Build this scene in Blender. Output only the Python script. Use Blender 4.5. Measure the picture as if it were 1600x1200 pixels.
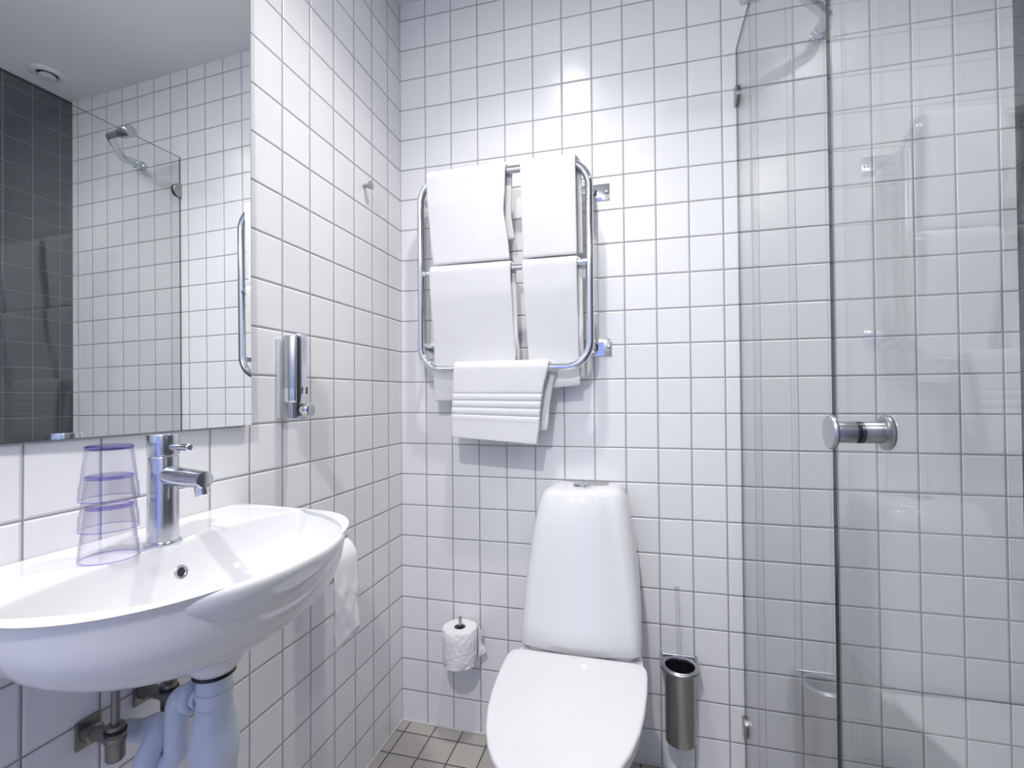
import bpy, bmesh, math, random
from mathutils import Vector, Matrix, noise
PI = math.pi
SC = bpy.context.scene
COL = SC.collection
for o in list(bpy.data.objects): bpy.data.objects.remove(o)

# ------------------------------------------------------------------ camera
cam = bpy.data.objects.new('camera', bpy.data.cameras.new('camera')); COL.objects.link(cam)
cam.data.sensor_fit = 'HORIZONTAL'; cam.data.sensor_width = 36
cam.data.lens = 739.016*36/1600
cam.data.shift_x = (800-812.83)/1600; cam.data.shift_y = (607.44-600)/1600
cam.data.clip_start = .02
R = ((0.9686820828929732, 0.24820133186393203, -0.007148558836787838),
     (-0.010298010609298093, 0.011393100354306622, -0.9998820671668271),
     (-0.24809061652945183, 0.9686414693400645, 0.013592272243797218))
cam.matrix_world = Matrix(((R[0][0], -R[1][0], -R[2][0], 0.848478), (R[0][1], -R[1][1], -R[2][1], -1.563217),
                           (R[0][2], -R[1][2], -R[2][2], 1.169375), (0, 0, 0, 1)))
SC.camera = cam
# ------------------------------------------------------------------ world, exposure
w = bpy.data.worlds.new('world'); SC.world = w; w.use_nodes = True
w.node_tree.nodes['Background'].inputs[0].default_value = (.34, .46, 1, 1)
w.node_tree.nodes['Background'].inputs[1].default_value = 1.0
vs = SC.view_settings; vs.view_transform = 'Standard'; vs.look = 'None'; vs.gamma = 1; vs.use_curve_mapping = False
vs.exposure = 0.26
H = 2.61; W = 1.835; YF = -2.30
# ------------------------------------------------------------------ lamps in the ceiling
# position, power, lens radius, colour, beam angle (None = open diffuse lamp)
LAMPS = [((.56, -.58), 37, .040, (1, .98, .95), 124), ((1.52, -.72), 14, .040, (1, .98, .95), 138), ((.60, -1.98), 24.0, .045, (1, .98, .96), None)]  # last lamp is added behind the camera as fill to even out the walls
for (x, y), p, r, c, beam in LAMPS:
    l = bpy.data.lights.new('lamp', 'SPOT' if beam else 'AREA'); l.energy = p; l.color = c
    if beam: l.spot_size = math.radians(beam); l.spot_blend = 1; l.shadow_soft_size = r*.7
    else: l.shape = 'DISK'; l.size = 2*r
    o = bpy.data.objects.new('lamp', l); COL.objects.link(o); o.location = (x, y, H-.014)

# ------------------------------------------------------------------ materials
def mat(name, col, rough=.5, metal=0, **kw):
    m = bpy.data.materials.new(name); m.use_nodes = True
    b = m.node_tree.nodes['Principled BSDF']
    b.inputs['Base Color'].default_value = (*col, 1); b.inputs['Roughness'].default_value = rough; b.inputs['Metallic'].default_value = metal
    for k, v in kw.items(): b.inputs[k.replace('_', ' ')].default_value = v
    return m
class NT:
    def __init__(s, m): s.t = m.node_tree; s.b = s.t.nodes.get('Principled BSDF')
    def n(s, typ, **kw):
        n = s.t.nodes.new(typ)
        for k, v in kw.items(): setattr(n, k, v)
        return n
    def l(s, a, b): s.t.links.new(a, b)
    def m(s, op, *a):
        n = s.n('ShaderNodeMath', operation=op)
        for i, v in enumerate(a):
            if isinstance(v, (int, float)): n.inputs[i].default_value = v
            else: s.l(v, n.inputs[i])
        return n.outputs[0]
def add_noise_bump(m, scale, dist, strength=1.0, detail=4, tint=0.0):
    t = NT(m); tc = t.n('ShaderNodeTexCoord'); nz = t.n('ShaderNodeTexNoise'); nz.inputs['Scale'].default_value = scale; nz.inputs['Detail'].default_value = detail
    t.l(tc.outputs['Object'], nz.inputs['Vector'])
    bp = t.n('ShaderNodeBump'); bp.inputs['Distance'].default_value = dist; bp.inputs['Strength'].default_value = strength
    t.l(nz.outputs['Fac'], bp.inputs['Height']); t.l(bp.outputs[0], t.b.inputs['Normal'])
    return m
def tile_mat(name, ax, pu, pv, ou, ov, base, grout, rough=.26, gw=.0014, var=.02, soft=.0035, dist=.0016, tilt=.9):
    m = mat(name, base, rough); t = NT(m)
    tc = t.n('ShaderNodeTexCoord'); sp = t.n('ShaderNodeSeparateXYZ'); t.l(tc.outputs['Object'], sp.inputs[0])
    def axis(a, p, o):
        v = t.m('DIVIDE', t.m('SUBTRACT', sp.outputs[a], o), p)
        f = t.m('FRACT', v); fl = t.m('FLOOR', v)
        d = t.m('MULTIPLY', t.m('MINIMUM', f, t.m('SUBTRACT', 1.0, f)), p)
        return f, fl, d
    fu, iu, du = axis(ax[0], pu, ou); fv, iv, dv = axis(ax[1], pv, ov)
    d = t.m('MINIMUM', du, dv)
    def ss(a, b):
        n = t.n('ShaderNodeMapRange'); n.interpolation_type = 'SMOOTHSTEP'
        t.l(d, n.inputs['Value']); n.inputs['From Min'].default_value = a; n.inputs['From Max'].default_value = b
        return n.outputs[0]
    mask = ss(gw*.75, gw*1.25); hh = ss(gw*.6, gw+soft)
    cv = t.n('ShaderNodeCombineXYZ'); t.l(iu, cv.inputs[0]); t.l(iv, cv.inputs[1])
    wn = t.n('ShaderNodeTexWhiteNoise'); wn.noise_dimensions = '2D'; t.l(cv.outputs[0], wn.inputs['Vector'])
    sr = t.n('ShaderNodeSeparateColor'); t.l(wn.outputs['Color'], sr.inputs[0])
    br = t.m('ADD', 1.0-var, t.m('MULTIPLY', sr.outputs[0], 2*var))
    mx = t.n('ShaderNodeMix'); mx.data_type = 'RGBA'; mx.inputs[6].default_value = (*grout, 1)
    sc = t.n('ShaderNodeVectorMath', operation='SCALE'); sc.inputs[0].default_value = base; t.l(br, sc.inputs['Scale'])
    t.l(mask, mx.inputs[0]); t.l(sc.outputs[0], mx.inputs[7]); t.l(mx.outputs[2], t.b.inputs['Base Color'])
    t.l(t.m('ADD', .8, t.m('MULTIPLY', mask, rough-.8)), t.b.inputs['Roughness'])
    h = t.m('ADD', hh, t.m('MULTIPLY', tilt, t.m('ADD', t.m('MULTIPLY', t.m('SUBTRACT', sr.outputs[1], .5), fu), t.m('MULTIPLY', t.m('SUBTRACT', sr.outputs[2], .5), fv))))
    bp = t.n('ShaderNodeBump'); bp.inputs['Distance'].default_value = dist; t.l(h, bp.inputs['Height']); t.l(bp.outputs[0], t.b.inputs['Normal'])
    return m
PV = .11079
WHITE = (.83, .83, .84); GROUT = (.30, .295, .30)
M_back = tile_mat('white_wall_tile_back', (0, 2), .1, PV, -.0006, 0, WHITE, GROUT)
M_left = tile_mat('white_wall_tile_left', (1, 2), .1, PV, .0115, 0, WHITE, GROUT)
M_right = tile_mat('charcoal_wall_tile', (1, 2), .1, PV, .05, 0, (.055, .062, .068), (.16, .17, .175), rough=.16, tilt=.7)
M_floor = tile_mat('beige_floor_tile', (0, 1), .1, .1, .035, -.0535, (.46, .43, .395), (.085, .08, .08), rough=.45, gw=.002, var=.07)
M_front = mat('painted_wall', (.72, .73, .75), .5)
M_ceil = add_noise_bump(mat('painted_ceiling', (.80, .82, .815), .7), 300, .0004)
M_cer = mat('glazed_ceramic', (.80, .80, .815), .06, 0, Coat_Weight=.3, Coat_Roughness=.02)
M_lid = mat('glossy_white_plastic', (.77, .77, .78), .12)
M_plas = mat('white_plastic', (.62, .68, .78), .35)
M_chrome = mat('chrome', (.78, .79, .81), .06, 1)
M_satin = mat('satin_chrome', (.50, .51, .54), .30, 1)
M_brushed = mat('brushed_steel', (.42, .415, .40), .28, 1)
M_fchrome = mat('faucet_chrome', (.62, .645, .69), .2, 1)
M_pipe = mat('dull_nickel_pipe', (.27, .255, .23), .35, 1)
M_black = mat('black_rubber', (.008, .008, .01), .35)
M_dark = mat('dark_interior', (.015, .014, .02), .3)
M_grey = mat('grey_plastic', (.52, .53, .55), .35)
M_sil = mat('white_silicone', (.72, .70, .67), .5)
M_mirror = mat('mirror_silver', (.90, .925, .92), 0.0, 1)
M_medge = mat('mirror_edge', (.25, .30, .33), .2, .6)
M_towel = add_noise_bump(mat('white_terry_cloth', (.82, .82, .825), .95, 0, Sheen_Weight=.2), 420, .0025, .8, 3)
M_paper = add_noise_bump(mat('white_tissue_paper', (.86, .86, .87), .9), 70, .0018, .7, 3)
M_paperpat = add_noise_bump(mat('embossed_tissue_paper', (.84, .84, .85), .9), 75, .0045, 1.0, 1)
M_gedge = mat('glass_cut_edge', (.004, .022, .022), .12)
def thin_glass(name, tint, edge=None, ior=1.5, rough=0.0, pw=3.0):
    m = bpy.data.materials.new(name); m.use_nodes = True; t = NT(m); t.t.nodes.remove(t.b)
    out = t.t.nodes['Material Output']
    ge = t.n('ShaderNodeNewGeometry'); fr = t.n('ShaderNodeFresnel')
    t.l(t.m('ADD', ior, t.m('MULTIPLY', ge.outputs['Backfacing'], 1/ior-ior)), fr.inputs['IOR'])
    tr = t.n('ShaderNodeBsdfTransparent'); tr.inputs[0].default_value = (*tint, 1)
    if edge:
        lw = t.n('ShaderNodeLayerWeight'); lw.inputs[0].default_value = .5
        mc = t.n('ShaderNodeMix'); mc.data_type = 'RGBA'; mc.inputs[6].default_value = (*tint, 1); mc.inputs[7].default_value = (*edge, 1)
        t.l(t.m('POWER', lw.outputs['Facing'], pw), mc.inputs[0]); t.l(mc.outputs[2], tr.inputs[0])
    gl = t.n('ShaderNodeBsdfGlossy'); gl.inputs['Roughness'].default_value = rough
    mx = t.n('ShaderNodeMixShader'); t.l(fr.outputs[0], mx.inputs[0]); t.l(tr.outputs[0], mx.inputs[1]); t.l(gl.outputs[0], mx.inputs[2]); t.l(mx.outputs[0], out.inputs[0])
    return m
M_glass = thin_glass('clear_pane_glass', (.978, .99, .986))
M_tumb = thin_glass('violet_clear_plastic', (.985, .982, .998), (.10, .06, .62), pw=9.0)
M_tedge = thin_glass('violet_plastic_rim', (.62, .57, .93), (.12, .08, .65), pw=3.0)
M_tflute = thin_glass('violet_plastic_flute', (.84, .82, .965), (.2, .16, .7), pw=4.0)
M_rod = thin_glass('clear_acrylic', (.97, .965, .985), (.42, .40, .52))
M_emit = bpy.data.materials.new('lamp_glow'); M_emit.use_nodes = True
_t = NT(M_emit); _e = _t.n('ShaderNodeEmission'); _e.inputs[1].default_value = 60; _t.l(_e.outputs[0], _t.t.nodes['Material Output'].inputs[0])

# ------------------------------------------------------------------ mesh helpers
def link(name, bm, m, parent=None, smooth=True, loc=None):
    bmesh.ops.recalc_face_normals(bm, faces=bm.faces[:])
    me = bpy.data.meshes.new(name); bm.to_mesh(me); bm.free()
    o = bpy.data.objects.new(name, me); COL.objects.link(o)
    for x in (m if isinstance(m, (list, tuple)) else [m]): me.materials.append(x)
    if smooth:
        for p in me.polygons: p.use_smooth = True
        me.set_sharp_from_angle(angle=math.radians(40))
    if parent:
        o.parent = parent
        o.matrix_parent_inverse = Matrix.Translation(parent.location).inverted()
    return o
def thing(name, label, cat, loc, group=None):
    o = bpy.data.objects.new(name, None); COL.objects.link(o); o.location = loc; o.empty_display_size = .05
    return tag(o, label, cat, group)
def tag(o, label, cat, group=None):
    o['label'] = label; o['category'] = cat
    if group: o['group'] = group
    return o
def structure(o): o['kind'] = 'structure'; return o
def box(bm, a, b, bev=0, seg=2):
    r = bmesh.ops.create_cube(bm, size=1); vs_ = r['verts']
    for v in vs_: v.co = Vector([a[i]+(v.co[i]+.5)*(b[i]-a[i]) for i in range(3)])
    if bev:
        es = list({e for v in vs_ for e in v.link_edges})
        bmesh.ops.bevel(bm, geom=es, offset=bev, segments=seg, profile=.5, affect='EDGES')
    return bm
def lathe(bm, prof, c=(0, 0, 0), ax='Z', seg=48, mi=0):
    """prof: list of (radius, height) along axis; radius 0 closes"""
    rings = []
    def P(r, h, a):
        u, v = r*math.cos(a), r*math.sin(a)
        p = {'Z': (u, v, h), 'X': (h, u, v), 'Y': (u, h, v)}[ax]
        return (p[0]+c[0], p[1]+c[1], p[2]+c[2])
    for r, h in prof:
        if r < 1e-7: rings.append([bm.verts.new(P(0, h, 0))])
        else: rings.append([bm.verts.new(P(r, h, 2*PI*i/seg)) for i in range(seg)])
    for A, B in zip(rings[:-1], rings[1:]):
        for i in range(seg):
            j = (i+1) % seg
            if len(A) == 1 and len(B) == 1: continue
            if len(A) == 1: f = bm.faces.new((A[0], B[j], B[i]))
            elif len(B) == 1: f = bm.faces.new((A[i], A[j], B[0]))
            else: f = bm.faces.new((A[i], A[j], B[j], B[i]))
            f.material_index = mi
    return bm
def loft(bm, rings, closed=True, cap0=True, cap1=True):
    V = [[bm.verts.new(p) for p in r] for r in rings]; n = len(rings[0])
    for A, B in zip(V[:-1], V[1:]):
        for i in range(n if closed else n-1):
            j = (i+1) % n; bm.faces.new((A[i], A[j], B[j], B[i]))
    if cap0: bm.faces.new(V[0][::-1])
    if cap1: bm.faces.new(V[-1])
    return bm
def fillet(pts, rad, n=10):
    pts = [Vector(p) for p in pts]; out = [pts[0]]
    for a, b, c in zip(pts[:-2], pts[1:-1], pts[2:]):
        r = rad if not isinstance(rad, dict) else rad.get(len(out), .02)
        d1 = (a-b).normalized(); d2 = (c-b).normalized(); ang = d1.angle(d2)
        t = min(r/math.tan(ang/2), (a-b).length*.49, (c-b).length*.49)
        p0, p2 = b+d1*t, b+d2*t
        rr = t*math.tan(ang/2); ctr = b+(d1+d2).normalized()*(rr/math.sin(ang/2))
        u = (p0-ctr); v = (p2-ctr); th = u.angle(v); 
        for i in range(n+1):
            s = i/n; out.append(ctr+(u*math.sin((1-s)*th)+v*math.sin(s*th))/math.sin(th))
    out.append(pts[-1]); return out
def tube(bm, pts, r, seg=20, closed=False, caps=True):
    pts = [Vector(p) for p in pts]; n = len(pts); rs = r if isinstance(r, (list, tuple)) else [r]*n
    tan = []
    for i in range(n):
        a = pts[(i-1) % n] if (closed or i > 0) else pts[i]; b = pts[(i+1) % n] if (closed or i < n-1) else pts[i]
        tan.append((b-a).normalized())
    up = Vector((0, 0, 1)) if abs(tan[0].z) < .9 else Vector((0, 1, 0))
    nrm = (up-tan[0]*up.dot(tan[0])).normalized(); rings = []
    for i in range(n):
        if i: nrm = (nrm-tan[i]*nrm.dot(tan[i])).normalized()
        bi = tan[i].cross(nrm)
        rings.append([bm.verts.new(pts[i]+(nrm*math.cos(2*PI*k/seg)+bi*math.sin(2*PI*k/seg))*rs[i]) for k in range(seg)])
    m = n if closed else n-1
    for i in range(m):
        A, B = rings[i], rings[(i+1) % n]
        for k in range(seg): bm.faces.new((A[k], A[(k+1) % seg], B[(k+1) % seg], B[k]))
    if not closed and caps: bm.faces.new(rings[0][::-1]); bm.faces.new(rings[-1])
    return bm
def B_(): return bmesh.new()
def interp(tab, x):
    if x <= tab[0][0]: return tab[0][1]
    for (a, u), (b, v) in zip(tab[:-1], tab[1:]):
        if x <= b: s = (x-a)/(b-a); return u+(v-u)*s
    return tab[-1][1]

# ------------------------------------------------------------------ room shell
T = .1
def slab(name, a, b, m): return structure(link(name, box(B_(), a, b), m, smooth=False))
slab('floor', (-T, YF-T, -T), (W+T, T, 0), M_floor)
slab('ceiling', (-T, YF-T, H), (W+T, T, H+T), M_ceil)
slab('wall_back', (0, 0, 0), (W, T, H), M_back)
slab('wall_left', (-T, YF-T, 0), (0, T, H), M_left)
slab('wall_right', (W, YF-T, 0), (W+T, T, H), M_right)
bm = B_(); DX0, DX1, DZ = .12, 1.0, 2.25  # unseen doorway opening, added to let bluish world fill into the room
box(bm, (0, YF-T, 0), (DX0, YF, H)); box(bm, (DX1, YF-T, 0), (W, YF, H)); box(bm, (DX0, YF-T, DZ), (DX1, YF, H))
structure(link('wall_front', bm, M_front, smooth=False))
bm = B_(); box(bm, (DX0, YF-T, 0), (DX0+.03, YF+.012, DZ)); box(bm, (DX1-.03, YF-T, 0), (DX1, YF+.012, DZ)); box(bm, (DX0+.03, YF-T, DZ-.03), (DX1-.03, YF+.012, DZ))
structure(link('trim_1', bm, mat('white_door_frame', (.7, .7, .7), .4), smooth=False))
structure(link('trim_2', box(B_(), (.0005, -.005, 0), (W-.001, -.0002, .006), .0015), M_sil))
structure(link('trim_3', box(B_(), (.0002, YF+.01, 0), (.005, -.005, .006), .0015), M_sil))

# ------------------------------------------------------------------ ceiling lights and vent
for k, ((x, y), *_r) in enumerate(LAMPS):
    t = thing('ceiling_light', ['round recessed ceiling light above the towel warmer', 'round recessed ceiling light over the shower', 'added unseen round ceiling light near the doorway, for even fill'][k], 'light', (x, y, H))
    bm = lathe(B_(), [(.047, -.001), (.047, -.008), (.052, -.010), (.062, -.006), (.064, 0)], (x, y, H)); link('rim', bm, M_satin, t)
    bm = lathe(B_(), [(0, -.003), (.046, -.003)], (x, y, H)); link('lens', bm, M_emit, t)
v = thing('ceiling_vent', 'round white ceiling air valve by the charcoal wall', 'vent', (1.695, -.17, H))
link('throat', lathe(B_(), [(0, -.0006), (.034, -.0006)], (1.695, -.17, H)), M_dark, v)
link('rim', lathe(B_(), [(.036, -.001), (.037, -.006), (.040, -.010), (.048, -.011), (.058, -.007), (.062, 0)], (1.695, -.17, H)), M_front, v)
link('disc', lathe(B_(), [(0, -.016), (.024, -.016), (.029, -.013), (.027, -.008), (.012, -.001), (0, -.001)], (1.695, -.17, H)), M_front, v)

# ------------------------------------------------------------------ mirror
mr = thing('wall_mirror', 'large frameless mirror on the tiled wall above the washbasin', 'mirror', (.006, -.95, 1.109))
th, ph = -.024, .006
def mx_(y, z): return .0145-(-th)*0+th*(-1)*(y+.702)-ph*(z-1.5)
bm = B_(); y0, y1, z0, z1 = -1.25, -.701, 1.1085, 2.35
q = [(y0, z0), (y1, z0), (y1, z1), (y0, z1)]
fv = [bm.verts.new((mx_(y, z), y, z)) for y, z in q]; bv = [bm.verts.new((.0004, y, z)) for y, z in q]
f = bm.faces.new(fv); f.material_index = 0
for i in range(4):
    f = bm.faces.new((fv[i], bv[i], bv[(i+1) % 4], fv[(i+1) % 4])); f.material_index = 1
f = bm.faces.new(bv[::-1]); f.material_index = 1
link('mirror_glass', bm, [M_mirror, M_medge], mr, smooth=False)

# ------------------------------------------------------------------ shower screen, door, stabiliser
XG = 1.142; GT = .0023; GZ = 2.228; YG = -.718
def pane(bm, ya, yb, za, zb):
    r = box(bm, (XG-GT, ya, za), (XG+GT, yb, zb))
    for f in bm.faces: f.material_index = 0 if abs(f.normal.x) > .9 else 1
    return bm
sp = thing('shower_screen', 'fixed clear glass shower panel clamped to the back wall beside the toilet', 'shower screen', (XG, -.36, 0))
bm = B_(); box(bm, (XG-GT, YG, .012), (XG+GT, -.004, GZ)); bm.normal_update()
for f in bm.faces: f.material_index = 0 if abs(f.normal.x) > .9 else 1
link('glass_pane', bm, [M_glass, M_gedge], sp, smooth=False)
for z in (2.079, .169):
    bm = B_()
    for s in (-1, 1):
        rings = []
        for xx, rr in ((GT, .0285), (GT+.005, .0285), (GT+.0065, .0265)):
            ring = [(XG+s*xx, -.001-.0, z+rr)]
            for i in range(21):
                a = PI/2-PI*i/20; ring.append((XG+s*xx, -.012-rr*math.cos(a)*.85, z+rr*math.sin(a)))
            ring.append((XG+s*xx, -.001, z-rr)); rings.append(ring)
        loft(bm, rings)
    link('wall_clamp', bm, M_brushed, sp)
dr = thing('shower_door', 'clear glass shower door with a round double knob', 'shower door', (XG, YG, .012))
bm = B_(); box(bm, (XG-GT, -1.46, .018), (XG+GT, YG-.0015, GZ)); bm.normal_update()
for f in bm.faces: f.material_index = 0 if abs(f.normal.x) > .9 else 1
link('glass_pane', bm, [M_glass, M_gedge], dr, smooth=False)
KY, KZ = -.7975, 1.1135
for s in (-1, 1):
    bm = lathe(B_(), [(0, GT+.0005), (.0138, GT+.0005), (.0142, GT+.002), (.0142, .029), (.0205, .0305), (.0228, .032), (.0232, .034), (.0228, .0365), (.0215, .038), (0, .0385)][::1], (0, 0, 0), 'X', 40)
    for v_ in bm.verts: v_.co = Vector((XG+s*v_.co.x, KY+v_.co.y, KZ+v_.co.z*1.08))
    link('door_knob', bm, M_satin, dr)
link('knob_gasket', lathe(B_(), [(.0135, -.0058), (.0152, -.0045), (.0156, 0), (.0152, .0045), (.0135, .0058)], (XG, KY, KZ), 'X', 40), M_black, dr)
for z in (.35, 1.95):
    link('hinge', box(B_(), (XG-.012, -1.46, z-.04), (XG+.012, -1.40, z+.04), .003), M_chrome, dr)
dr.rotation_euler.z = .031
sb = thing('stabilizer_bar', 'bent chrome support bar from the back wall to the shower glass top', 'support bar', (1.365, 0, 2.222))
FX, FZ = 1.362, 2.222
link('wall_collar', lathe(B_(), [(0, -.0005), (.0205, -.0005), (.0205, -.014), (.0180, -.016), (.0180, -.036), (.0155, -.038), (0, -.038)], (FX, 0, FZ), 'Y', 32), M_fchrome, sb)
link('bar', tube(B_(), fillet([(FX, -.03, FZ), (FX, -.085, FZ), (1.235, -.215, FZ+.004), (XG+.012, -.215, FZ+.004)], .024), .0150, 24), M_fchrome, sb)
bm = lathe(B_(), [(0, .034), (.0175, .034), (.0185, .032), (.0185, -.008), (.0225, -.010), (.0225, -.024), (.0205, -.027), (0, -.0275)], (XG, -.215, FZ+.004), 'X', 32)
link('glass_clamp', bm, M_satin, sb)

# ------------------------------------------------------------------ towel warmer
RY = -.10; RXL, RXR, RZB, RZT = .130, .698, 1.2565, 1.897
tw = thing('towel_warmer', 'wall-mounted chrome tubular towel warmer with rounded corners', 'towel warmer', (.414, 0, 1.58))
loop = []; rad = .078
for cx_, cz_, a0 in ((RXR-rad, RZT-rad, 0), (RXL+rad, RZT-rad, 90), (RXL+rad, RZB+rad, 180), (RXR-rad, RZB+rad, 270)):
    for i in range(13):
        a = math.radians(a0+90*i/12); loop.append((cx_+rad*math.cos(a), RY, cz_+rad*math.sin(a)))
link('frame', tube(B_(), loop, .0125, 24, closed=True), M_chrome, tw)
RZM = 1.580
link('rail', tube(B_(), [(RXL, RY, RZM), (RXR, RY, RZM)], .0095, 20), M_chrome, tw)
for xx in (RXL, RXR): link('rail_collar', lathe(B_(), [(.0098, -.022 if xx > .4 else .011), (.0112, -.021 if xx > .4 else .012), (.0112, -.012 if xx > .4 else .021), (.0098, -.011 if xx > .4 else .022)], (xx, RY, RZM), 'X', 24), M_chrome, tw)
for (xx, zz, px) in ((RXR, 1.832, .708), (RXR, 1.323, .710), (RXL, 1.840, .121), (RXL, 1.330, .121)):
    b = link('bracket', lathe(B_(), [(.0, -.003), (.017, -.003), (.017, -.014), (.0105, -.02), (.0105, RY+.004)], (xx, 0, zz), 'Y', 24), M_chrome, tw)
    p_ = link('wall_plate', box(B_(), (px-.047, -.0035, zz-.028), (px+.047, -.0003, zz+.028), .0012), M_chrome, b)
    for dx in (-.036, .036):
        link('screw', lathe(B_(), [(0, -.0062), (.003, -.006), (.0055, -.0045), (.006, -.003)], (px+dx, 0, zz), 'Y', 16), M_satin, b)

# ------------------------------------------------------------------ towels
def towel(name, label, xl, xr, zb, rbar, zf, zk, t=.011, yb=RY, fy=None, ky=None, amp=.003, seed=0, ribs=None, bot=None, kx=None, kbot=None, group=None):
    """xl,xr: tables z->x for the front panel; zf/zk: front and back hem heights; fy/ky: tables z->y offset of front/back panels"""
    rad_ = rbar+t/2+.0008; path = []
    nk = max(8, int((zb-zk)/.012)); nf = max(8, int((zb-zf)/(.003 if ribs else .010)))
    for i in range(nk): path.append(('k', zk+(zb-zk)*i/nk))
    for i in range(13): path.append(('a', PI*i/12))
    for i in range(1, nf+1): path.append(('f', zb-(zb-zf)*i/nf))
    NX = 30; bm = B_(); rows = []
    for kind, s in path:
        row = []
        for j in range(NX+1):
            u = j/NX
            if kind == 'a': z = zb+rad_*math.sin(s); y = yb+rad_*math.cos(s); zz = zb
            else: z = s; zz = s
            if kind == 'f':
                q_ = (zb-s)/(zb-zf); y = yb-rad_+(interp(fy, s) if fy else 0)
                if bot: z += q_*q_*interp(bot, u)
            if kind == 'k':
                q_ = (zb-s)/(zb-zk); y = yb+rad_+(interp(ky, s) if ky else 0)
                if kbot: z += q_*interp(kbot, u)
            xa, xb = interp(xl, zz), interp(xr, zz)
            if kind != 'f' and kx:
                f_ = 1 if kind == 'k' else max(0, math.cos(s)); xa += kx[0]*f_; xb += kx[1]*f_
            x = xa+(xb-xa)*u
            if kind != 'a':
                nz = noise.noise(Vector((x*9+seed*7, z*5, seed*3.1 + (5 if kind == 'k' else 0))))
                y += amp*nz*min(1, abs(zb-z)*12)*1.6
                x += .0015*noise.noise(Vector((seed, z*14, u*3)))
            if kind == 'f' and ribs:
                for rz in ribs: y += .0050*math.exp(-((s-rz)/.0026)**2)-.0012*math.exp(-((s-rz+.0105)/.0065)**2)
            row.append(bm.verts.new((x, y, z)))
        rows.append(row)
    for A, C_ in zip(rows[:-1], rows[1:]):
        for j in range(NX): bm.faces.new((A[j], A[j+1], C_[j+1], C_[j]))
    o = link(name, bm, M_towel)
    sm = o.modifiers.new('thick', 'SOLIDIFY'); sm.thickness = t; sm.offset = 0
    ss_ = o.modifiers.new('soft', 'SUBSURF'); ss_.levels = 1; ss_.render_levels = 1
    tag(o, label, 'towel', group); return o
G = 'white towels on the warmer'
towel('bath_towel', 'wide white towel over the top rail of the warmer, left side', [(1.60, .176), (1.72, .168), (1.85, .160), (1.9, .160)], [(1.60, .445), (1.66, .440), (1.76, .428), (1.80, .430), (1.9, .436)], 1.897, .0125, 1.606, 1.68, fy=[(1.60, .016), (1.80, .003), (1.89, 0)], t=.012, seed=1, kx=(.004, .013), amp=.004, ky=[(1.68, .018), (1.85, 0)], group=G)
towel('hand_towel', 'narrow white towel over the top rail of the warmer, right side', [(1.60, .4875), (1.9, .483)], [(1.60, .660), (1.9, .659)], 1.897, .0125, 1.606, 1.615, fy=[(1.60, .016), (1.80, .003), (1.89, 0)], t=.011, seed=2, kx=(.003, .014), amp=.003, ky=[(1.61, .02), (1.87, 0)], group=G)
fyl = [(1.14, .052), (1.27, .048), (1.33, .038), (1.50, .008), (1.58, 0)]
towel('bath_towel', 'wide white towel over the middle rail, left side, tucked behind the bottom tube', [(1.14, .163), (1.25, .158), (1.32, .167), (1.58, .168)], [(1.14, .44), (1.3, .455), (1.58, .449)], 1.580, .0095, 1.150, 1.20, t=.012, seed=3, fy=fyl, kx=(.004, .010), ky=[(1.2, .036), (1.28, .034), (1.36, .006), (1.5, 0)], amp=.0018, group=G)
towel('hand_towel', 'narrow white towel over the middle rail, right side, tucked behind the bottom tube', [(1.19, .500), (1.3, .494), (1.58, .487)], [(1.19, .662), (1.3, .660), (1.58, .661)], 1.580, .0095, 1.186, 1.22, t=.011, seed=4, fy=fyl, kx=(.003, .014), ky=[(1.22, .036), (1.28, .034), (1.36, .006), (1.5, 0)], amp=.0018, bot=[(0, 0), (1, .012)], group=G)
towel('hand_towel', 'small ribbed white towel over the bottom tube of the warmer', [(1.03, .2470), (1.10, .2455), (1.26, .254)], [(1.02, .529), (1.08, .540), (1.15, .546), (1.20, .555), (1.26, .571)], 1.2565, .0125, 1.034, 1.055, t=.012, seed=5, ribs=[1.176, 1.154, 1.132, 1.110], bot=[(0, 0), (.5, -.010), (1, -.020)], kx=(.0, .022), ky=[(1.05, -.001), (1.2, 0)], amp=.002, group=G)

# ------------------------------------------------------------------ toilet
XT = .672
to = thing('toilet', 'white floor-standing toilet with tapered cistern and closed lid', 'toilet', (XT, -.35, 0))
def trap_ring(z, hw, yf, yb=-.004, rc=.03, cx=XT, bow=0.0, n=8, rb=.006):
    out = []
    def corner(x, y, r, a0):
        for i in range(n+1):
            a = math.radians(a0+90*i/n); out.append((x+r*math.cos(a), y+r*math.sin(a), z))
    corner(cx+hw-rb, yb-rb, rb, 0); corner(cx-hw+rb, yb-rb, rb, 90); corner(cx-hw+rc, yf+rc, rc, 180)
    for i in range(1, 12):
        u = i/12; out.append((cx-hw+rc+u*(2*hw-2*rc), yf-bow*math.sin(PI*u), z))
    corner(cx+hw-rc, yf+rc, rc, 270)
    return out
tk = [(.452, .168, -.236, .028), (.456, .171, -.240, .030), (.475, .1718, -.242, .034), (.52, .1700, -.233, .038), (.58, .1675, -.220, .042), (.64, .1635, -.207, .045), (.70, .1570, -.195, .047), (.74, .1515, -.188, .048), (.79, .1435, -.178, .048), (.825, .1365, -.169, .046), (.85, .1295, -.161, .044), (.866, .1235, -.154, .040), (.8755, .1170, -.148, .036), (.8815, .108, -.140, .033), (.8845, .096, -.130, .03), (.8855, .075, -.11, .03)]
link('cistern', loft(B_(), [trap_ring(z, hw, yf, rc=rc, bow=.020) for z, hw, yf, rc in tk]), M_cer, to)
bt = link('flush_button', lathe(B_(), [(.031, .001), (.031, .0035), (.028, .006), (.026, .0055)], (.668, -.082, .8845), 'Z', 40), M_chrome, to)
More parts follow.
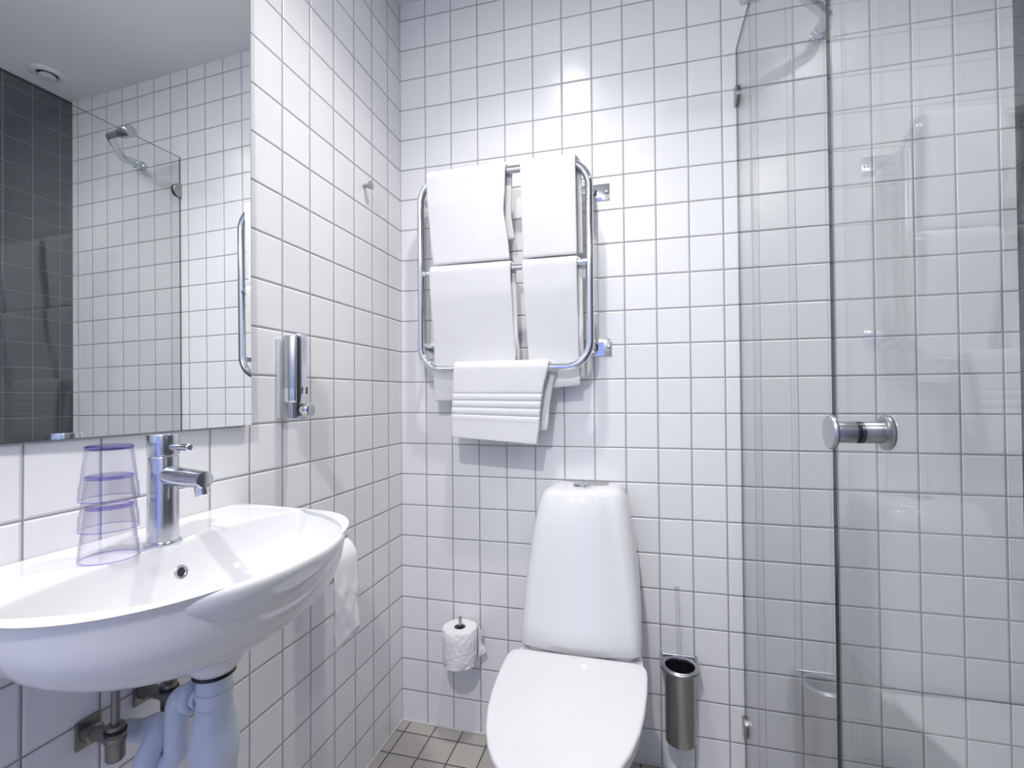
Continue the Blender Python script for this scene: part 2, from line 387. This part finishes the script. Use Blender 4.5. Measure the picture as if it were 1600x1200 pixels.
link('button_half', lathe(B_(), [(0, .009), (.020, .0088), (.0245, .0075), (.0255, .004)], (.668, -.082, .8845), 'Z', 40), M_satin, bt)
def seat_ring(z, inset=0.0, y0=-.283, y1=-.738, n=80):
    hwT = [(-.738, 0), (-.735, .030), (-.727, .057), (-.711, .083), (-.683, .110), (-.65, .131), (-.60, .152), (-.54, .168), (-.48, .177), (-.40, .1835), (-.34, .185), (-.315, .1840), (-.300, .1800), (-.290, .172), (-.2845, .160), (-.283, .148)]
    pts = []
    for i in range(1, n):
        a = PI*i/n; y = (y0+y1)/2+(y0-y1)/2*math.cos(a); pts.append((interp(hwT, y), y))
    P = [(XT, y0)]+[(XT+h, y) for h, y in pts]+[(XT, y1)]+[(XT-h, y) for h, y in pts[::-1]]
    out = []; m = len(P)
    for i in range(m):
        a, b = P[i-1], P[(i+1) % m]; tx, ty = b[0]-a[0], b[1]-a[1]; l = math.hypot(tx, ty)
        out.append((P[i][0]+ty/l*inset, P[i][1]-tx/l*inset, z))
    return out
def toward(ring, f, z, c=(XT, -.50)): return [(c[0]+(x-c[0])*f, c[1]+(y-c[1])*f, z) for x, y, _ in ring]
lz = .4685
def solid_seat(prof, ztop, zbot):
    rg = [seat_ring(z, g) for z, g in prof]; a, b = rg[0], rg[-1]
    rg = [toward(a, f, zbot) for f in (.02, .3, .6, .85)]+rg+[toward(b, f, ztop+.0006*(1-f)) for f in (.93, .85, .7, .5, .3, .15, .02)]
    return loft(B_(), rg)
link('lid', solid_seat([(lz-.016, .006), (lz-.015, .002), (lz-.012, .0005), (lz-.006, 0), (lz-.0025, .0015), (lz-.0008, .004), (lz, .008)], lz+.0005, lz-.016), M_lid, to)
link('seat', solid_seat([(lz-.033, .010), (lz-.031, .004), (lz-.021, .003), (lz-.018, .008)], lz-.018, lz-.033), M_lid, to)
for dx in (-.075, .075): link('hinge', lathe(B_(), [(0, -.016), (.011, -.016), (.011, .016), (0, .016)], (XT+dx, -.264, lz-.029), 'X', 20), M_lid, to)
def bowl_ring(z, hw, yf, yb=-.006, n=2.3, N=64):
    out = []; ym = (yf*.42+yb*.58); 
    for i in range(N):
        a = 2*PI*i/N; c_, s_ = math.cos(a), math.sin(a)
        x = hw*math.copysign(abs(c_)**(2/n), c_); l = (yb-ym) if s_ > 0 else (ym-yf)
        out.append((XT+x, ym+l*math.copysign(abs(s_)**(2/(3.5 if s_ > 0 else 2.1)), s_), z))
    return out
bw = [(.0, .125, -.60), (.02, .128, -.60), (.06, .120, -.585), (.16, .118, -.575), (.25, .130, -.60), (.32, .150, -.64), (.37, .164, -.685), (.405, .172, -.712), (.42, .175, -.718), (.4325, .174, -.716), (.4345, .168, -.71)]
link('bowl', loft(B_(), [bowl_ring(z, hw, yf, -.006 if z < .40 else -.010) for z, hw, yf in bw]), M_cer, to)
link('cistern_foot', loft(B_(), [trap_ring(z, hw, yf, rc=.03) for z, hw, yf in ((.43, .150, -.225), (.4515, .160, -.230))]), M_cer, to)

# ------------------------------------------------------------------ washbasin
YS = -.985
def srow(z, D, hw, n, yo=0, x0=.001, N=72, NB=20, yc=YS):
    out = []
    for i in range(N+1):
        a = -PI/2+PI*i/N
        out.append((x0+(D-x0)*abs(math.cos(a))**(2/n), yc+yo+hw*math.copysign(abs(math.sin(a))**(2/n), math.sin(a)), z))
    for i in range(1, NB): out.append((x0, yc+yo+hw-2*hw*i/NB, z))
    return out
def irow(z, s=1, N=72, NB=20):
    """bowl opening: follows the rim in front, curved deck edge with the tap platform behind"""
    out = []; xe = .188; D = .3765; hw = .2500
    for i in range(N+1):
        a = -PI/2+PI*i/N
        out.append([xe+(D-xe)*abs(math.cos(a))**(2/2.3), YS+hw*math.copysign(abs(math.sin(a))**(2/2.3), math.sin(a)), z])
    for i in range(1, NB):
        dy = hw*math.cos(PI*i/NB); q_ = abs(dy)/hw
        x = xe-(xe-.130)*(1-q_**1.9)**.45+.014/(1+math.exp((abs(dy-.004)-.036)/.004))
        out.append([x, YS+dy, z])
    return out
def imix(z, s, tx=.235, ty=-.965):
    return [(tx+(x-tx)*s, ty+(y-ty)*s, z) for x, y, zz in irow(z)]
def smooth_rows(tab, n=4):
    out = []
    for k in range(len(tab)-1):
        p0, p1, p2, p3 = tab[max(k-1, 0)], tab[k], tab[k+1], tab[min(k+2, len(tab)-1)]
        for q_ in range(n):
            t = q_/n; out.append(tuple(.5*((2*b)+(-a+c)*t+(2*a-5*b+4*c-d)*t*t+(-a+3*b-3*c+d)*t**3) for a, b, c, d in zip(p0, p1, p2, p3)))
    out.append(tuple(tab[-1])); return out
ba = thing('washbasin', 'white ceramic wall-hung washbasin under the mirror', 'washbasin', (0, YS, .85))
out_prof = []
for k in range(27):
    s_ = (k/26)**1.5; g_ = 1-(1-s_)**1.48
    out_prof.append((.754+.176*s_, .212+.176*g_**.8, max(.03, .266*g_**.5), 2.15+.25*s_, .055*(1-s_)**2))
out_prof[0] = (.754, .205, .012, 2.15, .055)
out_prof += [(.9345, .3880, .2660, 2.4, 0), (.9375, .3872, .2652, 2.4, 0), (.9397, .3856, .2636, 2.4, 0), (.9412, .3825, .2605, 2.4, 0)]
rings = [srow(*p) for p in out_prof]
for z, s in smooth_rows([(.9408, 1.0), (.9385, .990), (.934, .981), (.922, .966), (.90, .944), (.88, .915), (.86, .865), (.843, .79), (.828, .68), (.817, .52), (.811, .36), (.807, .20), (.805, .05)], 3):
    rings.append(imix(z, s))
link('basin_body', loft(B_(), rings), M_cer, ba)
link('drain_stub', lathe(B_(), [(0, .7465), (.0290, .7465), (.0305, .748), (.035, .754), (.043, .768), (.044, .80)], (.200, -.963, 0), 'Z', 40), M_cer, ba)
link('waste_ring', lathe(B_(), [(0, .8075), (.012, .8075), (.020, .810), (.028, .8105), (.031, .808)], (.235, -.965, 0), 'Z', 32), M_chrome, ba)
# overflow hole in the steep bowl wall under the tap
bm = lathe(B_(), [(0, .0008), (.0065, .001), (.0075, .0026), (.0098, .003), (.0108, .0012)], (0, 0, 0), 'X', 28)
mt = Matrix.Translation((.1715, -.9955, .906)) @ Matrix.Rotation(math.radians(-12), 4, 'Y')
for v_ in bm.verts: v_.co = mt @ v_.co
for f in bm.faces: f.material_index = 1 if (f.calc_center_median()-Vector((.1715, -.9955, .906))).length < .0055 else 0
OV = link('overflow_ring', bm, [M_satin, M_dark], ba)

# faucet
FXc, FYc, FZ0 = .1195, -.981, .9405
fa = thing('faucet', 'chrome single-lever mixer tap on the washbasin deck', 'faucet', (FXc, FYc, FZ0))
link('base_ring', lathe(B_(), [(0, .0005), (.0244, .0005), (.0250, .0025), (.0244, .005), (.0220, .0065), (.0208, .0068)], (FXc, FYc, FZ0), 'Z', 48), M_fchrome, fa)
link('body', lathe(B_(), [(0, .004), (.0210, .005), (.0205, .136), (.0199, .1370), (0, .1372)], (FXc, FYc, FZ0), 'Z', 56), M_fchrome, fa)
link('handle_cap', lathe(B_(), [(0, .1386), (.0209, .1390), (.0213, .1400), (.0213, .1700), (.0205, .1715), (0, .1720)], (FXc, FYc, FZ0), 'Z', 56), M_fchrome, fa)
dirx = Vector((1, -.10, 0)).normalized()
def fpt(d, z): return (FXc+dirx.x*d, FYc+dirx.y*d, FZ0+z)
link('lever', tube(B_(), [fpt(.018, .1520), fpt(.045, .1525), fpt(.058, .1525), fpt(.0595, .1525)], [.0052, .0052, .0056, .0042], 20), M_fchrome, fa)
link('spout', tube(B_(), [fpt(.010, .108), fpt(.040, .1065), fpt(.075, .105), fpt(.092, .1045), fpt(.0935, .1045)], [.0155, .0145, .0138, .0135, .0115], 32), M_fchrome, fa)
bm = lathe(B_(), [(0, -.010), (.0085, -.010), (.0095, -.009), (.0095, .004), (0, .004)], (0, 0, 0), 'Z', 28)
mt = Matrix.Translation(fpt(.085, .0905)) @ Matrix.Rotation(math.radians(-14), 4, 'Y')
for v_ in bm.verts: v_.co = mt @ v_.co
link('aerator', bm, M_chrome, fa)

# tumblers, upside down and stacked
def _edge(o, z0):
    for p in o.data.polygons:
        h = p.center.z-z0; rad = math.hypot(p.center.x-.1070, p.center.y+1.050)
        if h < .0012 or (h > .0735 and rad > .02): p.material_index = 1
        elif .024 < h < .0765 and abs(math.cos(5*math.atan2(p.center.y+1.050, p.center.x-.1070))) < .13: p.material_index = 2
def tumbler(z0, label):
    bm = B_(); N = 120; rings = []
    def rr(h, i, inner=False):
        q_ = h/.077; r = .0345-.0072*q_**1.35
        if .022 < h < .074:
            k = 12; a = (i/N*k) % 1-.5; r *= (1-.030)+(.030)*(1-math.cos(PI/k)/max(.9, math.cos(a*2*PI/k)))*20*.0+.0
        return r
    hs = [0, .001, .020, .0215, .023, .050, .072, .0755, .077]
    C_ = (.1070, -1.050)
    for h in hs:
        ring = []
        for i in range(N):
            a = 2*PI*i/N; r = rr(h, i)
            if h >= .077: r -= .003
            ring.append((C_[0]+r*math.cos(a), C_[1]+r*math.sin(a), z0+h))
        rings.append(ring)
    inn = []
    for h in [.071, .050, .023, .0215, .020, .001, 0]:
        ring = []
        for i in range(N):
            a = 2*PI*i/N; r = rr(h, i)-.0014; k = 10
            if .03 < h < .07: r -= .0014*(.5+.5*math.cos(a*k))
            ring.append((C_[0]+r*math.cos(a), C_[1]+r*math.sin(a), z0+h))
        inn.append(ring)
    loft(bm, rings, cap0=False, cap1=True); 
    V = [[bm.verts.new(p) for p in r] for r in inn]
    for A, C2 in zip(V[:-1], V[1:]):
        for i in range(N): bm.faces.new((A[i], A[(i+1) % N], C2[(i+1) % N], C2[i]))
    bm.faces.new(V[0])
    bmesh.ops.remove_doubles(bm, verts=bm.verts[:], dist=1e-6)
    bm.verts.ensure_lookup_table()
    o = link('plastic_tumbler', bm, [M_tumb, M_tedge, M_tflute]); _edge(o, z0); tag(o, label, 'tumbler', 'stacked tumblers on the basin'); return o
tumbler(.9412, 'clear violet plastic tumbler, bottom of the upturned stack, rim on the basin')
tumbler(0.9832, 'clear violet plastic tumbler, middle of the upturned stack')
tumbler(1.0252, 'clear violet plastic tumbler, topmost of the upturned stack')

# ------------------------------------------------------------------ plumbing under the basin
tr = thing('bottle_trap', 'white plastic bottle trap with waste pipes under the washbasin', 'drain trap', (.2, -.963, .56))
TX, TY = .200, -.963
def sc_(p, k=.76, dz=.009): return [(a*k, b+dz) for a, b in p]
link('gasket', lathe(B_(), sc_([(0, .7375), (.0375, .7375), (.0395, .7355), (.0395, .7325), (.037, .731), (0, .731)]), (TX, TY, 0), 'Z', 40), M_black, tr)
link('neck', lathe(B_(), sc_([(.0320, .731), (.0320, .7090), (.0345, .7075), (.0345, .7020), (.0325, .7005), (.0315, .686), (.0340, .6840), (.0340, .6815), (.032, .680)]), (TX, TY, 0), 'Z', 40), M_plas, tr)
link('bottle', lathe(B_(), sc_([(.0310, .685), (.0335, .676), (.0385, .660), (.0425, .642), (.0440, .628), (.0455, .624), (.0455, .615), (.0440, .611), (.0440, .600), (.0415, .597), (.0405, .560), (.034, .545), (.012, .538), (0, .538)]), (TX, TY, 0), 'Z', 40), M_plas, tr)
link('union_nut', lathe(B_(), [(.016, 0), (.0225, .001), (.0240, .004), (.0240, .012), (.0215, .015), (.0165, .016)], (.152, -.965, .700), 'X', 36), M_plas, tr)
link('outlet_pipe', tube(B_(), fillet([(.176, -.964, .700), (.130, -.965, .700), (.128, -.966, .600), (.104, -.975, .592), (.100, -.98, .595)], .027), .0165, 28), M_plas, tr)
link('waste_hose', tube(B_(), [(.001, -.950, .610)]+fillet([(.040, -.952, .618), (.098, -.960, .648), (.101, -.993, .610), (.101, -.998, .56), (.10, -.99, .50)], .04, 14), .0170, 28), M_plas, tr)
for k, (yy, zz) in enumerate(((-1.0075, .648), (-.922, .662))):
    sv = thing('shutoff_valve', ['chrome shut-off valve with a riser pipe, nearer the left photo edge', 'chrome shut-off valve behind the trap pipe elbow'][k], 'valve', (0, yy, zz), 'valves under the basin')
    link('wall_flange', box(B_(), (.0005, yy-.017, zz-.022), (.006, yy+.017, zz+.022), .002), M_pipe, sv)
    link('valve_stem', lathe(B_(), [(0, .004), (.014, .004), (.014, .02), (.0105, .022), (.0105, .050), (0, .050)], (0, yy, zz), 'X', 28), M_pipe, sv)
    b = link('valve_body', lathe(B_(), [(0, -.034), (.010, -.034), (.0125, -.03), (.0125, -.006), (.0142, -.004), (.0142, .004), (.0120, .006), (.0120, .020), (.010, .021), (0, .021)], (.060, yy, zz), 'Z', 28), M_pipe, sv)
    link('compression_ring', lathe(B_(), [(.0122, .008), (.0145, .009), (.0145, .013), (.0122, .014)], (.060, yy, zz), 'Z', 28), M_black, b)
    link('riser_pipe', tube(B_(), fillet([(.060, yy, zz+.018), (.060, yy, zz+.09), (.068, yy, zz+(.126 if k == 0 else .110))], .03), .0058, 16), M_pipe, sv)

# ------------------------------------------------------------------ soap dispenser on the left wall
sd = thing('soap_dispenser', 'chrome wall-mounted soap dispenser with round push button', 'soap dispenser', (0, -.55, 1.22))
D0, D1, DZ0, DZ1 = -.612, -.574, 1.117, 1.315
link('backplate', box(B_(), (.0005, D0, DZ0), (.012, D1, DZ1-.006), .002), M_grey, sd)
def ell(z, cx_, rx, ry, yc_=-.5935, n=40):
    return [(cx_+rx*math.cos(2*PI*i/n), yc_+ry*math.sin(2*PI*i/n), z) for i in range(n)]
def dring(z, x0, x1, ya, yb, r=.012, n=6):
    out = []
    for cx_, cy_, a0 in ((x1-r, yb-r, 0), (x0+.001, yb-.001, 90), (x0+.001, ya+.001, 180), (x1-r, ya+r, 270)):
        rr = r if cx_ > x0+.01 else .001
        for i in range(n+1):
            a = math.radians(a0+90*i/n); out.append((cx_+rr*math.cos(a), cy_+rr*math.sin(a), z))
    return out
link('soap_tank', loft(B_(), [ell(z, .034, .0225-i_, .0195-i_) for z, i_ in ((1.1900, 0), (1.312, 0), (1.3150, .0015), (1.316, .004))]), M_satin, sd)
link('chrome_band', loft(B_(), [ell(z, .034, .0222-i_, .0192-i_) for z, i_ in ((1.153, .006), (1.157, .001), (1.160, 0), (1.1898, 0))]), M_chrome, sd)
link('pump_chute', loft(B_(), [ell(z, .038, .012, .016) for z in (1.118, 1.156)]), M_satin, sd)
fc = link('front_cover', loft(B_(), [dring(z, .0565, x1, ya, D1+.001, r=.008) for z, x1, ya in ((DZ0, .063, D0+.006), (DZ0+.004, .067, D0+.004), (1.19, .0715, D0+.003), (1.30, .0715, D0+.003), (1.318, .070, D0+.003), (1.3225, .066, D0+.006))]), M_fchrome, sd)
link('cover_groove', box(B_(), (.0610, D0+.0026, 1.123), (.0640, D0+.0060, 1.312), .0004), M_dark, fc)
link('slot', box(B_(), (.0705, -.594, 1.176), (.0720, -.589, 1.192), .0004), M_black, fc)
b = link('push_button', lathe(B_(), [(0, .064), (.0150, .064), (.0165, .067), (.0165, .082), (.0155, .0845), (.0140, .0850)], (0, -.594, 1.138), 'X', 36), M_chrome, sd)
link('button_face', lathe(B_(), [(.0143, .0849), (.0125, .0858), (0, .0862)], (0, -.594, 1.138), 'X', 36), M_satin, b)

# wall hook
hk = thing('wall_hook', 'small chrome knob hook on the left tiled wall', 'hook', (0, -.236, 1.836))
link('post', lathe(B_(), [(0, .0003), (.0075, .0003), (.0065, .003), (.0060, .010), (.0075, .016)], (0, -.236, 1.838), 'X', 28), M_brushed, hk)
link('knob', lathe(B_(), [(.0075, .015), (.0115, .020), (.0130, .025), (.0125, .028), (0, .029)], (0, -.236, 1.838), 'X', 32), M_brushed, hk)

# ------------------------------------------------------------------ spare roll holder and roll on the left wall, by the basin
PX, PY0, PY1, PZ = .061, -.553, -.456, .745
ph_ = thing('toilet_roll_holder', 'chrome covered roll holder on the left wall beside the washbasin', 'roll holder', (0, -.495, .80))
bm = B_(); rgs = []
for y in (PY0-.004, PY1+.004):
    pass
arc = [(PX+.0605*math.cos(math.radians(a)), PZ+.0605*math.sin(math.radians(a))) for a in range(62, 176, 8)]
arc2 = [(PX+.0590*math.cos(math.radians(a)), PZ+.0590*math.sin(math.radians(a))) for a in range(62, 176, 8)]
loft(bm, [[(x, y, z) for x, z in arc+arc2[::-1]] for y in (PY0-.003, PY1+.003)])
link('cover', bm, M_brushed, ph_)
link('wall_plate', box(B_(), (.0005, PY0+.02, PZ+.015), (.006, PY1-.02, PZ+.06), .002), M_chrome, ph_)
link('spindle', tube(B_(), fillet([(.004, PY1+.008, PZ+.04), (PX, PY1+.008, PZ+.04), (PX, PY1+.008, PZ), (PX, PY0, PZ)], .01), .0035, 12), M_chrome, ph_)
rl = thing('toilet_roll', 'white toilet roll with a long creased tail beside the washbasin', 'toilet roll', (PX, -.495, PZ))
link('roll', lathe(B_(), [(.020, PY0), (.053, PY0), (.0545, PY0+.002), (.0545, PY1-.002), (.053, PY1), (.020, PY1), (.020, PY0)], (PX, 0, PZ), 'Y', 64), M_paper, rl)
link('core', lathe(B_(), [(.0198, PY0+.001), (.0198, PY1-.001)], (PX, 0, PZ), 'Y', 32), mat('cardboard', (.45, .38, .3), .8), rl)
bm = B_(); rows = []; NXp = 24
pathp = [(PX+.0565*math.cos(math.radians(a)), PZ+.0565*math.sin(math.radians(a))) for a in range(66, -1, -6)]+[(PX+.0565+.001*k/3, PZ-.010*k) for k in range(1, 19)]
for k, (x, z) in enumerate(pathp):
    row = []
    for j in range(NXp+1):
        u = j/NXp; y = PY0+(PY1-PY0)*u; q_ = max(0, (PZ-z)/.18)
        c_ = noise.noise(Vector((u*5+z*22, z*55, 3)))*.0026*min(1, q_*6)+noise.noise(Vector((u*3, z*20, 9)))*.003*min(1, q_*3)
        zz = z-q_*(.020*(1-u))+(.010*noise.noise(Vector((u*6, 2, 1))) if k == len(pathp)-1 else 0)
        row.append(bm.verts.new((x+c_+.0005, y+.003*q_*noise.noise(Vector((z*30, u, 2)))-.006*q_*(1-u), zz)))
    rows.append(row)
for A, C_ in zip(rows[:-1], rows[1:]):
    for j in range(NXp): bm.faces.new((A[j], A[j+1], C_[j+1], C_[j]))
o = link('paper_tail', bm, M_paper, rl); sm = o.modifiers.new('t', 'SOLIDIFY'); sm.thickness = .0008; sm.offset = 0

# ------------------------------------------------------------------ upright roll on the back wall
RX_, RY_ = .250, -.066
rh = thing('toilet_roll_holder', 'chrome upright pin roll holder on the back wall left of the toilet', 'roll holder', (RX_, 0, .33))
link('pin', tube(B_(), fillet([(RX_-.004, -.004, .262), (RX_-.004, RY_, .262), (RX_-.004, RY_, .300), (RX_+.002, RY_, .426)], .012), .0056, 16), M_brushed, rh)
link('wall_plate', lathe(B_(), [(0, -.0003), (.016, -.0003), (.016, -.005), (.014, -.007), (0, -.007)], (RX_-.004, 0, .262), 'Y', 28), M_brushed, rh)
rl = thing('toilet_roll', 'white embossed toilet roll standing on a pin beside the toilet', 'toilet roll', (RX_, RY_, .275))
bm = lathe(B_(), [(.019, .278), (.055, .275), (.0575, .278), (.0578, .31), (.0585, .36), (.0575, .392), (.0560, .394), (.019, .394), (.019, .278)], (RX_, RY_, 0), 'Z', 72)
for v_ in bm.verts:
    r_ = math.hypot(v_.co.x-RX_, v_.co.y-RY_)
    if r_ > .05:
        n_ = noise.noise(Vector((v_.co.x*40, v_.co.y*40, v_.co.z*30)))*.0015; v_.co.x += n_; v_.co.z += n_*1.5
link('roll', bm, M_paperpat, rl)
link('core', lathe(B_(), [(.0188, .279), (.0188, .393)], (RX_, RY_, 0), 'Z', 32), mat('dark_cardboard', (.16, .15, .14), .8), rl)
bm = B_(); rows = []
for k in range(13):
    row = []; s_ = k/12
    for j in range(17):
        u = j/16; a = math.radians(62-78*s_) if s_ < .5 else math.radians(23)
        rad_ = .0592+.0035*s_
        o_ = max(0, s_-.5)
        x = RX_+rad_*math.cos(a)+o_*(.014+.030*(1-u)**2+.006*math.sin(u*9)); y = RY_+rad_*math.sin(a)+o_*.022
        z = .283+.107*u-o_*.05*u+o_*.030*(1-u)
        row.append(bm.verts.new((x+.003*noise.noise(Vector((u*4, s_*3, 1))), y+.003*noise.noise(Vector((u*4, s_*3, 4)))*s_, z)))
    rows.append(row)
for A, C_ in zip(rows[:-1], rows[1:]):
    for j in range(16): bm.faces.new((A[j], A[j+1], C_[j+1], C_[j]))
o = link('paper_tail', bm, M_paperpat, rl); sm = o.modifiers.new('t', 'SOLIDIFY'); sm.thickness = .0008; sm.offset = 0

# ------------------------------------------------------------------ toilet brush and its holder
BX, BY, BZ = .9515, -.068, .355
bh = thing('toilet_brush_holder', 'brushed steel wall-hung toilet brush cup on a wire ring', 'brush holder', (BX, BY, .14))
link('cup', lathe(B_(), [(0, .137), (.040, .137), (.0435, .140), (.0440, .145), (.0440, .352), (.0425, .352), (.0425, .150), (.0, .147)], (BX, BY, 0), 'Z', 56), M_brushed, bh)
link('liner', lathe(B_(), [(0, .300), (.0415, .300), (.0415, .352)], (BX, BY, 0), 'Z', 48), M_dark, bh)
rp = [(BX-.0515, -.003, BZ)]
for i in range(25):
    a = PI+PI*i/24; rp.append((BX+.0515*math.cos(a), BY+.0515*math.sin(a), BZ))
rp.append((BX+.0515, -.003, BZ))
link('ring', tube(B_(), rp, .0052, 16), M_satin, bh)
link('cup_lip', lathe(B_(), [(.0430, .347), (.0490, .3475), (.0525, .3505), (.0535, .3550), (.0520, .3590), (.0480, .3615), (.0430, .3600), (.0415, .355)], (BX, BY, 0), 'Z', 56), M_satin, bh)
link('wall_bar', tube(B_(), [(BX-.0515, -.0045, BZ), (BX+.0515, -.0045, BZ)], .004, 12), M_satin, bh)
br = thing('toilet_brush', 'toilet brush with a clear slim handle standing in its steel cup', 'toilet brush', (BX, BY, .15))
link('handle', tube(B_(), [(BX, BY, .26), (BX-.006, BY-.006, .590)], .0055, 20), M_rod, br)
link('handle_tip', tube(B_(), [(BX-.006, BY-.006, .585), (BX-.0062, BY-.0062, .594)], .0068, 20), M_rod, br)
link('brush_head', lathe(B_(), [(0, .16), (.028, .165), (.033, .19), (.033, .24), (.026, .265), (0, .27)], (BX, BY, 0), 'Z', 28), M_dark, br)
